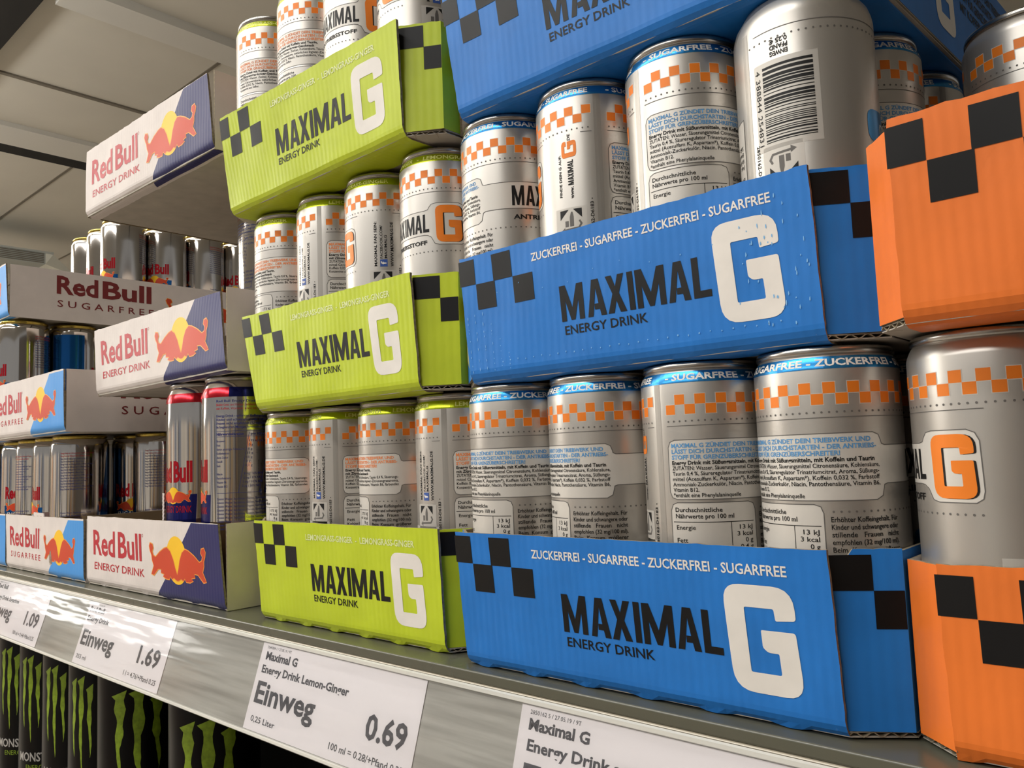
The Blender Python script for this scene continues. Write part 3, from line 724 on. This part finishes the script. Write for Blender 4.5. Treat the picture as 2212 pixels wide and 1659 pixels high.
# ------------------------------------------------------------------ structure: ceiling, floor, far wall
H0 = 1700
structure('ceiling', *box((-16000, -7000, H0), (4000, 9000, H0+60)), ceil_m)
structure('floor', *box((-16000, -7000, -1110), (4000, 9000, -1060)), floor_m)
structure('wall_far', *box((-16100, -7000, -1060), (-16000, 9000, H0)), mat('far_wall_paint', (190, 182, 168), .9))
structure('wall_back', *box((-16000, 8900, -1060), (4000, 9000, H0)), mat('back_wall_paint', (190, 182, 168), .9))
def product_wall():
    m = bpy.data.materials.new('stocked_shelves_print'); m.use_nodes = True; nt = m.node_tree; N = nt.nodes; L = nt.links; b = N['Principled BSDF']
    tc = N.new('ShaderNodeTexCoord'); mp = N.new('ShaderNodeMapping'); mp.inputs['Scale'].default_value = (5.5, 1, 2.6)
    fl = N.new('ShaderNodeVectorMath'); fl.operation = 'FLOOR'; wn = N.new('ShaderNodeTexWhiteNoise'); cr_ = N.new('ShaderNodeValToRGB'); cr_.color_ramp.interpolation = 'CONSTANT'
    cols = [(230, 226, 220), (214, 150, 104), (90, 88, 90), (226, 214, 190), (170, 130, 116), (232, 232, 232), (130, 138, 156), (236, 210, 170), (40, 40, 44), (210, 206, 200)]
    while len(cr_.color_ramp.elements) < len(cols): cr_.color_ramp.elements.new(.5)
    for i, (e, c) in enumerate(zip(cr_.color_ramp.elements, cols)): e.position = i/len(cols); e.color = srgb(*c)
    L.new(tc.outputs['Object'], mp.inputs[0]); L.new(mp.outputs[0], fl.inputs[0]); L.new(fl.outputs[0], wn.inputs[0]); L.new(wn.outputs['Value'], cr_.inputs[0]); L.new(cr_.outputs[0], b.inputs['Base Color'])
    return m
structure('wall_opposite', *box((-9000, -2300, -1060), (2500, -2200, 330)), product_wall())
structure('wall_right', *box((2500, -2300, -1060), (2600, 1200, 1100)), mat('gondola_end_panel', (96, 90, 84), .7))
structure('trim_1', *box((-2540, 640, H0-34), (-2400, 9000, H0)), ceil_trim)
structure('trim_2', *box((-3262, 620, H0-7), (-3240, 9000, H0)), ceil_joint)
structure('trim_3', *box((-3990, 620, H0-22), (-3755, 9000, H0)), ceil_trim)
structure('trim_4', *box((-4110, 620, H0-20), (-3992, 9000, H0)), black_m)
structure('trim_5', *box((-16000, 480, H0-40), (4000, 600, H0)), black_m)
for i, yj in enumerate((1250, 1875, 2500, 3125, 3750)):
    structure('trim_%d' % (6+i), *box((-16000, yj, H0-3), (-2600, yj+14, H0)), ceil_joint)
lamp_m = bpy.data.materials.new('lit_tube'); lamp_m.use_nodes = True; lb = lamp_m.node_tree.nodes['Principled BSDF']
lb.inputs['Emission Color'].default_value = (1, .97, .92, 1); lb.inputs['Emission Strength'].default_value = 9
for i in range(8):
    X = -5200-1300*i; Y0 = -1500-560*i
    T_ = thing('ceiling_lamp', (X, Y0-900, 1520), 'bright tube lamp hanging over the aisle, outside the photo', 'lamp', 'tube lamps over the aisle')
    V, F = lathe([(70, -900), (70, 900)], 16); mk('tube', [(x, z, y) for x, y, z in V], [q[::-1] for q in F], lamp_m, T_)
    V, F = box((-95, -920, 72), (95, 920, 110)); mk('housing', V, F, mat('lamp_housing', (226, 226, 222), .5), T_)
V, F = merge([box((-5700, 300, 1430), (-5300, 1500, 1500)), box((-5720, 290, 1500), (-5290, 1545, 1512))])
lf = thing('ceiling_unit', (-5500, 900, 1400), 'pale grey ribbed box hanging under the ceiling above the left crates', 'ceiling unit')
mk('housing', [(x+5500, y-900, z-1400) for x, y, z in V], F, mat('ribbed_grey_metal', (186, 190, 184), .5), lf)
Vv, Ff = merge([box((-5306, 300, 1436+i*11), (-5296, 1490, 1441+i*11)) for i in range(6)])
mk('rib', [(x+5500, y-900, z-1400) for x, y, z in Vv], Ff, ceil_joint, lf)['kind'] = 'stuff'
mk('end_cap', [(-400+5500-200-5500+200+5500-5500-200+5500-5300, 0, 0)]*0 + [(x+5500, y-900, z-1400) for x, y, z in [(-5700, 1500, 1430), (-5300, 1500, 1430), (-5300, 1500, 1500), (-5700, 1500, 1500), (-5760, 1800, 1400), (-5400, 1720, 1400), (-5300, 1545, 1500), (-5700, 1560, 1500)]],
   [(0, 3, 2, 1), (4, 5, 6, 7), (0, 1, 5, 4), (1, 2, 6, 5), (2, 3, 7, 6), (3, 0, 4, 7)], mat('white_end_cap', (240, 240, 228), .4), lf)

# ------------------------------------------------------------------ the shelf
def extrude_x(prof, x0, x1, n=2):
    V = []; F = []; m = len(prof)
    for k in range(n):
        x = x0+(x1-x0)*k/(n-1)
        V += [(x, y, z) for y, z in prof]
    for k in range(n-1):
        for i in range(m-1): a = k*m+i; F.append((a, a+1, a+m+1, a+m))
    return V, F
SX0, SX1 = -1600, 640
sh = thing('shelf_board', (SX0/2+SX1/2, 0, 0), 'grey steel shelf with a rolled front lip carrying all the trays', 'shelf')
mx = SX0/2+SX1/2
# board with rolled lip
lip = [(470, 0), (-5.0, 0)] + [(-5.0-.9*math.sin(a), -.9+.9*math.cos(a)) for a in lin(.25, 1.57, 6)] + [(-5.9, -4.4), (-5.5, -5.1), (-3.6, -5.4), (3, -5.6), (3, -30), (8, -30), (8, -6), (470, -6), (470, 0)]
V, F = extrude_x(lip, SX0-mx, SX1-mx); mk('board', V, F, shelf_m, sh, smooth=False)
V, F = extrude_x([(-3.4, -5.3), (-6.3, -5.4), (-6.6, -5.75), (-6.3, -6.1), (-3.4, -6.2)], SX0-mx, SX1-mx); mk('lip_bead', V, F, mat('beige_rail_edge', (190, 180, 160), .3), sh)
V, F = extrude_x([(-3.4, -6.2), (-5.4, -6.3), (-6.2, -8.2), (-3, -9.4)], SX0-mx, SX1-mx); mk('rail_channel', V, F, mat('brown_channel', (110, 98, 82), .45), sh)
# ticket rail: sloping plastic strip
TY, TZ = -15.5/50.92, -48.5/50.92; NY, NZ = TZ, -TY       # along / outward normal (facing the aisle and a little up)
def strip_pt(x, t, off=0.): return (x, -8+TY*t+NY*off, -8+TZ*t+NZ*off)
rail = thing('price_rail', (mx, -8, -8), 'long grey plastic price rail clipped along the shelf front', 'price rail')
def rail_mesh(name, pts, m, parent=rail, x0=SX0, x1=SX1):
    V, F = extrude_x([strip_pt(0, t, o)[1:] for t, o in pts], x0-mx, x1-mx); V = [(x, y+8, z+8) for x, y, z in V]; return mk(name, V, F, m, parent)
rail_mesh('backing', [(-1.6, -2.4), (-1.6, 0), (52.6, 0), (52.6, -2.4), (-1.6, -2.4)], strip_m)
rail_mesh('top_bead', [(-1.8, -.6), (-2.4, .8), (-1.6, 1.9), (0, 1.6), (.5, .3)], mat('clear_bead_plastic', (214, 212, 204), .15, spec=.7))
rail_mesh('bottom_bead', [(50.6, .3), (51.4, 1.6), (52.8, 1.5), (53.4, .2), (52.6, -1)], mat('clear_bead_plastic', (214, 212, 204), .15))
rail_mesh('clear_cover', [(.3, 1.3), (6, 1.25), (25, 1.5), (45, 1.25), (51, 1.2)], film_m)
def ticket(x0, x1, lines, label, tilt=0.):
    cx = (x0+x1)/2
    T = thing('price_ticket', (cx, -8, -8), label, 'price tag', 'price tickets in the shelf rail')
    P0 = strip_pt(0, 0)
    def fn(x, t, off): p = strip_pt(x, t, off); return (p[0]-cx, p[1]+8, p[2]+8)
    vs = [fn(x, t, o) for o in (.2, .5) for x, t in ((x0, .6), (x1, .6), (x1, 50.4), (x0, 50.4))]
    c = mk('card', vs, [(0, 1, 2, 3), (4, 7, 6, 5), (0, 4, 5, 1), (1, 5, 6, 2), (2, 6, 7, 3), (3, 7, 4, 0)], paper_m, T)
    a = Art()
    for t, x, tb, cap, w_, b in lines: a.text(t, x, -tb, cap, w_, ink_tag, 0, b)
    link('print', a.mesh('print', lambda x, y, l: fn(x, -y, .58)), T)
ticket(-171.5, -19.5, [('7544304 1 / 27.05.19 / 9T', -166, 3.6, 1.5, 26, .0), ('Maximal G', -165.5, 9.9, 4.4, 34, .035), ('Energy Drink Lemon-Ginger', -166.5, 17.6, 4.2, 88, .03), ('Einweg', -167, 34.6, 11.6, 62, .026), ('0,25 Liter', -165.5, 45.4, 3.2, 26, .01), ('0.69', -59, 34.6, 11.6, 32.5, .026), ('100 ml = 0.28/+Pfand 0.25', -86, 45.4, 3.4, 61, .01)],
       'white price ticket reading 0.69 for lemon-ginger drink, under the lime trays')
ticket(43.5, 196, [('2850162 5 / 27.05.19 / 9T', 48.8, 3.9, 1.7, 28, .0), ('Maximal G', 49, 10.2, 4.4, 33, .035), ('Energy Drink sugarfree', 49.6, 18.6, 4.4, 76, .03), ('Einweg', 49.4, 35.6, 11.6, 62, .026), ('0,25 Liter', 50, 45.4, 3.2, 26, .01), ('0.69', 156, 34.6, 11.6, 32.5, .026), ('100 ml = 0.28/+Pfand 0.25', 129, 45.4, 3.4, 61, .01)],
       'white price ticket beneath the blue trays, cut off by the bottom of the photo')
ticket(-447, -288.5, [('4002044 1 / 27.05.19 / 9T', -442, 3.4, 1.4, 26, .0), ('Red Bull', -442.5, 8.3, 3.8, 29, .035), ('Energy Drink', -443, 15.8, 3.8, 44, .03), ('Einweg', -442.5, 34.8, 11.6, 64, .026), ('355 ml', -442, 46, 3.2, 20, .01), ('1.69', -333, 34.8, 11.6, 35, .026), ('1 l = 4.76/+Pfand 0.25', -348.6, 46, 3.4, 54, .01)],
       'white price ticket reading 1.69, below the white and navy tray')
ticket(-693, -537, [('4002041 1 / 27.05.19 / 9T', -688, 3.4, 1.4, 26, .0), ('Red Bull', -688, 8.3, 3.8, 29, .035), ('Energy Drink Sugarfree', -688, 18.8, 3.8, 74, .03), ('Einweg', -688, 34.8, 11.6, 64, .026), ('250 ml', -688, 46, 3.2, 20, .01), ('1.09', -584, 34.8, 11.6, 36, .026), ('100 ml = 0.44/+Pfand 0.25', -604, 46, 3.4, 58, .01)],
       'white price ticket reading 1.09 at the left end of the rail')

# lower shelf, seen in the dark below the rail
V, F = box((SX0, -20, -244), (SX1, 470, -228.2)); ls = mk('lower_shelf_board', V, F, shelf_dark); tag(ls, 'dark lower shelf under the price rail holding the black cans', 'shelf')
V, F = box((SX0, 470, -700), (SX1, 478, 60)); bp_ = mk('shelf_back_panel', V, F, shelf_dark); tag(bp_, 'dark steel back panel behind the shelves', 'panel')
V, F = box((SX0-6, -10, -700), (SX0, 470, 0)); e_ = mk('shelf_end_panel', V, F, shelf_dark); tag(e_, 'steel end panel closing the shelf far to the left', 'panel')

# ------------------------------------------------------------------ trays and cans
am = {k: art_maximal(k) for k in ('blue', 'lime', 'orange')}
ae, af = art_energy(False), art_energy(True)
low_or = Art(); low_or.art(am['orange'], 0, -4.7)
scuff = Art(); scuff.art(am['blue']); sm = mat('scuffed_print', (126, 184, 232), .7); sr = random.Random(21)
def mark(x, z, w_, h): scuff.poly([(x-w_*sr.uniform(.5, 1), z-h*.5), (x+w_*sr.uniform(-.2, .4), z-h*sr.uniform(.5, 1)), (x+w_*sr.uniform(.5, 1), z-h*.1), (x+w_*.5*sr.uniform(.2, 1), z+h*sr.uniform(.5, 1)), (x-w_*sr.uniform(.3, .8), z+h*.4)], sm, 3)
for c in range(6):
    x = 2.5+c*5.2; z = 6.+sr.uniform(0, 2)
    while z < (38, 36, 36, 30, 24, 16)[c]:
        h = sr.uniform(.5, 2.6 if c < 4 else 1.); mark(x+sr.uniform(-.2, .2), z, .28, h*.5); z += h+sr.uniform(.8, 3.5)
for k in range(30):
    mark(24+k*4.9, 9.5+(k % 3)*.3, .4, .5)
    if k % 3 == 0: mark(24+k*4.9, 44+sr.uniform(-3, 3), .3, .4)
for k in range(40): mark(sr.uniform(150, 180), sr.uniform(6, 58), .35, sr.uniform(.4, 1.4))
PT = 137.5
tray(-14.6, 200.8, 0, 65, 326, ((0, 0), (182.5, 1.5), (-1.5, -4), (181.5, -2.5)), card_blue, card_inner, ('m', am['blue']), 'blue cardboard tray at the bottom of the blue stack, standing on the shelf', 'blue cardboard trays', fold=12, bulge=0, seed=2)
tray(-14.6, 202, PT, 65, 326, ((7, 1.5), (184.5, 3), (1.6, 2), (183, 1)), card_blue, card_inner, ('m', scuff), 'middle blue cardboard tray with scuffed white specks, resting on the lowest blue cans', 'blue cardboard trays', seed=3, fold=16)
tray(-14.6, 202, 2*PT, 65, 326, ((6, 0), (186, 2), (1, -4), (184, -2)), card_blue, card_inner, ('m', am['blue']), 'topmost blue cardboard tray, cut off by the top of the photo', 'blue cardboard trays', seed=4, fold=30, sideart=art_side_maximal(), shear=16, sidefold=34)
tray(-231, -15, 0, 65, 326, ((-200, 6), (-23, 7), (-199, 1), (-23.5, 4)), card_lime, card_inner, ('m', am['lime']), 'lime green tray lowest in its stack, bottom edge curling above the shelf', 'lime green cardboard trays', fold=8, seed=5)
tray(-231, -15, PT, 65, 326, ((-196, 1), (-33.5, 3), (-209, -1), (-35, 0)), card_lime, card_inner, ('m', am['lime']), 'lime green tray in the middle of its stack, left of the middle blue tray', 'lime green cardboard trays', seed=6, fold=18)
tray(-232, -15, 2*PT+1.5, 65, 326, ((-222, -2), (-33, -4), (-215, -13), (-31.5, -8)), card_lime, card_inner, ('m', am['lime']), 'topmost lime green tray with glossy creases, leaning slightly forward', 'lime green cardboard trays', seed=7, fold=26)
tray(202, 424, 0, 62, 326, ((215.5, 3), (400, 3), (214.5, 3), (400, 2)), card_orange, card_white, ('m', low_or), 'lower orange cardboard tray at the right edge, one big can standing in it', 'orange cardboard trays', seed=8, fold=8, cham=17, chart='plain')
tray(203.5, 424, PT, 66, 326, ((215, -13), (404, -13), (216, -17), (404, -17)), card_orange, card_inner, ('m', am['orange']), 'upper orange cardboard tray with big black checks at the right edge', 'orange cardboard trays', seed=9, fold=20, cham=19, chart='plain')

RBP = 168.5
rb1 = tray(-494, -246, 0, 61, 350, ((-493, 4.6), (-246, 5), (-495, 5), (-250, 2)), card_white, card_inner, ('e', ae), 'white and navy tray on the shelf, mostly empty with two tall cans', 'white and navy energy drink trays', cham=0, fold=12, seed=11)
tray(-480, -236, RBP, 60.5, 350, ((-476, 5), (-236, 1), (-479, 4), (-254, 7)), card_white, card_inner, ('e', ae), 'middle white and navy tray resting on the two tall cans', 'white and navy energy drink trays', cham=0, fold=12, seed=12)
tray(-489, -252, 2*RBP-1.5, 61, 350, ((-486, -2), (-254, 2), (-481, -3), (-262, 2)), card_white, card_inner, ('e', ae), 'highest white and navy tray, its grey underside showing against the ceiling', 'white and navy energy drink trays', cham=0, fold=12, seed=13)
SA = art_side_free()
def scrap(nm, vs, at_, m):
    n = len(vs); mk(nm, [(x, y, z) for x, y, z in vs]+[(x, y+.9, z) for x, y, z in vs], [tuple(range(n)), tuple(range(2*n-1, n-1, -1))]+[(i, n+i, n+(i+1) % n, (i+1) % n) for i in range(n)], m, at_)
sf1 = tray(-718.2, -499, 0, 58, 330, ((-717.5, 4), (-499, 4), (-717.5, 3), (-499, 3)), card_white, card_inner, ('e', af), 'white and sky blue tray on the shelf at the far left bottom', 'white and sky blue sugarfree trays', cham=0, fold=12, seed=14, artH=.93, sideart=None)
tray(-716, -500, PT, 58, 330, ((-715, -14), (-499, -14), (-715, -15), (-499, -15)), card_white, card_inner, ('e', af), 'white and sky blue tray, second level, with its long white side receding', 'white and sky blue sugarfree trays', cham=0, fold=12, seed=15, artH=.93, sideart=SA)
tray(-936, -717.4, PT, 58, 330, ((-935, -4), (-718.5, -4), (-935, -5), (-718.5, -5)), card_white, card_inner, ('e', af), 'white tray hidden behind the second level sky blue tray', 'hidden white trays', cham=0, fold=12, seed=17, artH=.93)
tray(-938, -719.4, 0, 58, 330, ((-937, 4), (-720.5, 4), (-937, 3), (-720.5, 3)), card_white, card_inner, ('e', af), 'white tray on the shelf beyond the left edge', 'hidden white trays', cham=0, fold=12, seed=18, artH=.93)
tray(-935, -717, 2*PT+1.5, 60, 330, ((-934, 2), (-717, 1), (-934, -1), (-716, -2)), card_white, card_inner, ('e', af), 'highest sugarfree tray whose long side reads in large dark red letters', 'white and sky blue sugarfree trays', cham=0, fold=12, seed=16, artH=.96, sideart=SA)

o_ = rb1.location/S
zz = [58+k*1.5 for k in range(17)]
scrap('torn_strip', [(-345.5+.5*(k % 2)-o_.x, 6.2-o_.y, z) for k, z in enumerate(zz)]+[(-343.3+.5*(k % 2)-o_.x, 6.2-o_.y, z) for k, z in reversed(list(enumerate(zz)))], rb1, card_white)
o_ = sf1.location/S
scrap('torn_flap', [(-636-o_.x, 4.6-o_.y, 52), (-604-o_.x, 4.6-o_.y, 52), (-605-o_.x, 4.2-o_.y, 61), (-634-o_.x, 4.2-o_.y, 61.6)], sf1, card_white)

ordn = ('first', 'second', 'third', 'fourth')
def row(kind, z, y, xs, ucs, what, grp):
    for i, (x, u) in enumerate(zip(xs, ucs)):
        can(kind, x, y, z, u, '%s, %s from the left' % (what, ordn[i]), grp)
bx = [13.3+53.05*i for i in range(4)]; lx = [-202.5+53.2*i for i in range(4)]
look = {'b': 'silver can with blue neck band', 'l': 'silver can with lime neck band'}
def vis(u):
    u %= 166.5
    return ('showing ingredients' if 25 < u < 66 else 'showing wordmark' if 66 <= u < 100 else 'showing orange G' if 100 <= u < 136 else 'showing upright lettering' if 136 <= u < 160 else 'turned to its seam')
def rowv(kind, z, y, xs, ucs, place, grp):
    base = {'blue': look['b'], 'lime': look['l']}.get(kind, 'silver can')
    for i, (x, u) in enumerate(zip(xs, ucs)):
        can(kind, x, y, z, u, '%s %s, %s from left, %s' % (base, vis(u), ordn[i], place), grp)
rowv('blue', 3, 31.4, bx, (43.5, 57, 19, 41.7), 'lowest blue tray', 'cans with blue neck bands')
rowv('blue', PT+3, 31.4, bx[:3], (76, 161.5, 21.6), 'middle blue tray', 'cans with blue neck bands')
can('blue', bx[3]+.5, 31.0, PT+3, 141, 'silver can standing upside down showing its barcode, in the middle blue tray', 'cans with blue neck bands', flip=True)
rowv('lime', 3, 43, lx, (57, 7.7, 61, 8), 'lowest lime tray', 'cans with lime neck bands')
rowv('lime', PT+3, 36, lx, (53, 10, 154, 121.5), 'middle lime tray', 'cans with lime neck bands')
rowv('lime', 2*PT+4.5, 25, [x-3 for x in lx], (33, 40, 116, 143), 'highest lime tray', 'cans with lime neck bands')
rnd = random.Random(11)
for kind, z, y0, xs, t in (('blue', 3, 31.4, bx, 'lowest blue tray'), ('blue', PT+3, 31.4, bx[:3], 'middle blue tray'), ('lime', 3, 43, lx, 'lowest lime tray'), ('lime', PT+3, 34, lx, 'middle lime tray'), ('lime', 2*PT+4.5, 25, [x-3 for x in lx], 'highest lime tray')):
    for j in (1, 4):
        for x in xs: can(kind, x, y0+53.8*j, z, rnd.uniform(0, 166), 'silver can behind the front row of the %s, hardly showing' % t, 'rear cans in the '+t)
can('blue', bx[3]+3, 31.4+55.5, PT+3, 6, 'silver can with blue neck band just behind the upside down can', 'cans with blue neck bands')
can('blue', bx[3]+7, 31.4+110, PT+3, -20, 'can with blue neck band farther behind the upside down can, nearly hidden', 'cans with blue neck bands')
can('blue', bx[3]+10, 31.4+165, PT+3, -20, 'silver can behind the front row of the middle blue tray, hardly showing', 'rear cans in the middle blue tray')
can('orange', 230, 31, 3, 137.6, 'large silver can with an orange letter G at the right edge', 'plain silver cans with orange checks')
can('orange', 284, 31, 3, 40, 'silver can right of the frame in the lower orange tray', 'rear cans in the orange trays')
for x, y, z in ((338, 31, 3), (230, 85, 3), (284, 85, 3), (230, 245, 3), (338, 245, 3), (296, 120, PT+3), (352, 120, PT+3)):
    can('orange', x, y, z, 40, 'silver can right of the frame or behind in the orange trays', 'rear cans in the orange trays')
can('orange', 239, 115, PT+3, 30, 'dim silver can rising behind the upper orange tray, top right corner', 'plain silver cans with orange checks')

# tall energy cans
can('energy', -336, 36, 3, 49, 'tall silver and navy can with red foil neck, left one in the lowest white tray', 'tall silver and navy cans')
can('energy', -277.5, 36, 3, 68, 'tall silver can with red foil neck, right one in the lowest white tray', 'tall silver and navy cans')
can('energy', -325, 94, RBP+3, 100, 'tall silver can half hidden between the highest white tray and the lime stack', 'tall silver and navy cans')
for x, y, z in ((-277.5, 94, 3), (-277.5, 210, 3), (-267, 94, RBP+3), (-270, 260, RBP+3), (-330, 260, RBP+3), (-450, 320, 3), (-452, 320, RBP+3)):
    can('energy', x, y, z, 120, 'tall can deep in the white and navy trays, hardly showing', 'rear tall cans')
# sugarfree cans
for i, (x, y, u, t) in enumerate(((-583, 30, 88, 'first left of the empty corner'), (-636.5, 31, 62, 'second left of the empty corner'), (-690, 31, 112, 'third left of the empty corner'), (-527, 88, 86, 'behind the empty front corner'), (-580.5, 88, 30, 'behind and left of the empty corner'), (-527, 143, 62, 'deep along the right side'))):
    can('free', x, y, 3, u, 'gold topped can, %s, lowest sky blue tray' % t, 'shiny sugarfree cans')
for j, u in enumerate((58, 150, 60, 10)):
    can('free', -746, 26+53.8*j, PT+3, u, 'gold topped can under the highest sugarfree tray, %s from the front' % ordn[j], 'shiny sugarfree cans')
can('free', -799.5, 26, PT+3, 60, 'shiny sugarfree can with a gold top at the left edge under the highest sugarfree tray', 'shiny sugarfree cans')
for j in range(3):
    can('free', -746, 138+53.7*j, 2*PT+5, (50, 36, 62)[j], 'shiny can on the highest sugarfree tray, %s of three big ones' % ('leftmost', 'middle', 'rightmost')[j], 'shiny sugarfree cans')
can('free', -799.6, 141, 2*PT+5, 60, 'gold topped can just left of three big ones on the highest sugarfree tray', 'shiny sugarfree cans')
can('free', -853.2, 141, 2*PT+5, 60, 'leftmost gold topped can on the highest sugarfree tray, against the ceiling', 'shiny sugarfree cans')
for x, y, z in ((-527, 250, 3), (-690, 250, 3), (-853.2, 26, PT+3), (-853, 250, PT+3), (-746, 299, 2*PT+5), (-747.5, 33, 3), (-900, 33, 3), (-747.5, 250, 3), (-900, 250, 3)):
    can('free', x, y, z, 30, 'shiny sugarfree can hidden deep in the left trays', 'rear sugarfree cans')
# black cans on the lower shelf
for i, (x, u) in enumerate(((-707.5, 40), (-641, 40), (-574.5, 39), (-508, 39), (-441.5, 16), (-308.5, 20))):
    can('monster' if i > 3 else 'monster_small', x, 30, -228, u, 'tall black can with green claw marks below the rail, %s from the left' % ('first', 'second', 'third', 'fourth', 'fifth', 'sixth')[i], 'black cans with green claw marks')
for x in (-641, -574.5, -508): can('monster', x, 97, -228, 17, 'black can in the dark second row of the lower shelf', 'rear black cans')
rc = can('ruby', -776, 24, -228, 6, 'black and red can with upright white lettering at the lower left edge')
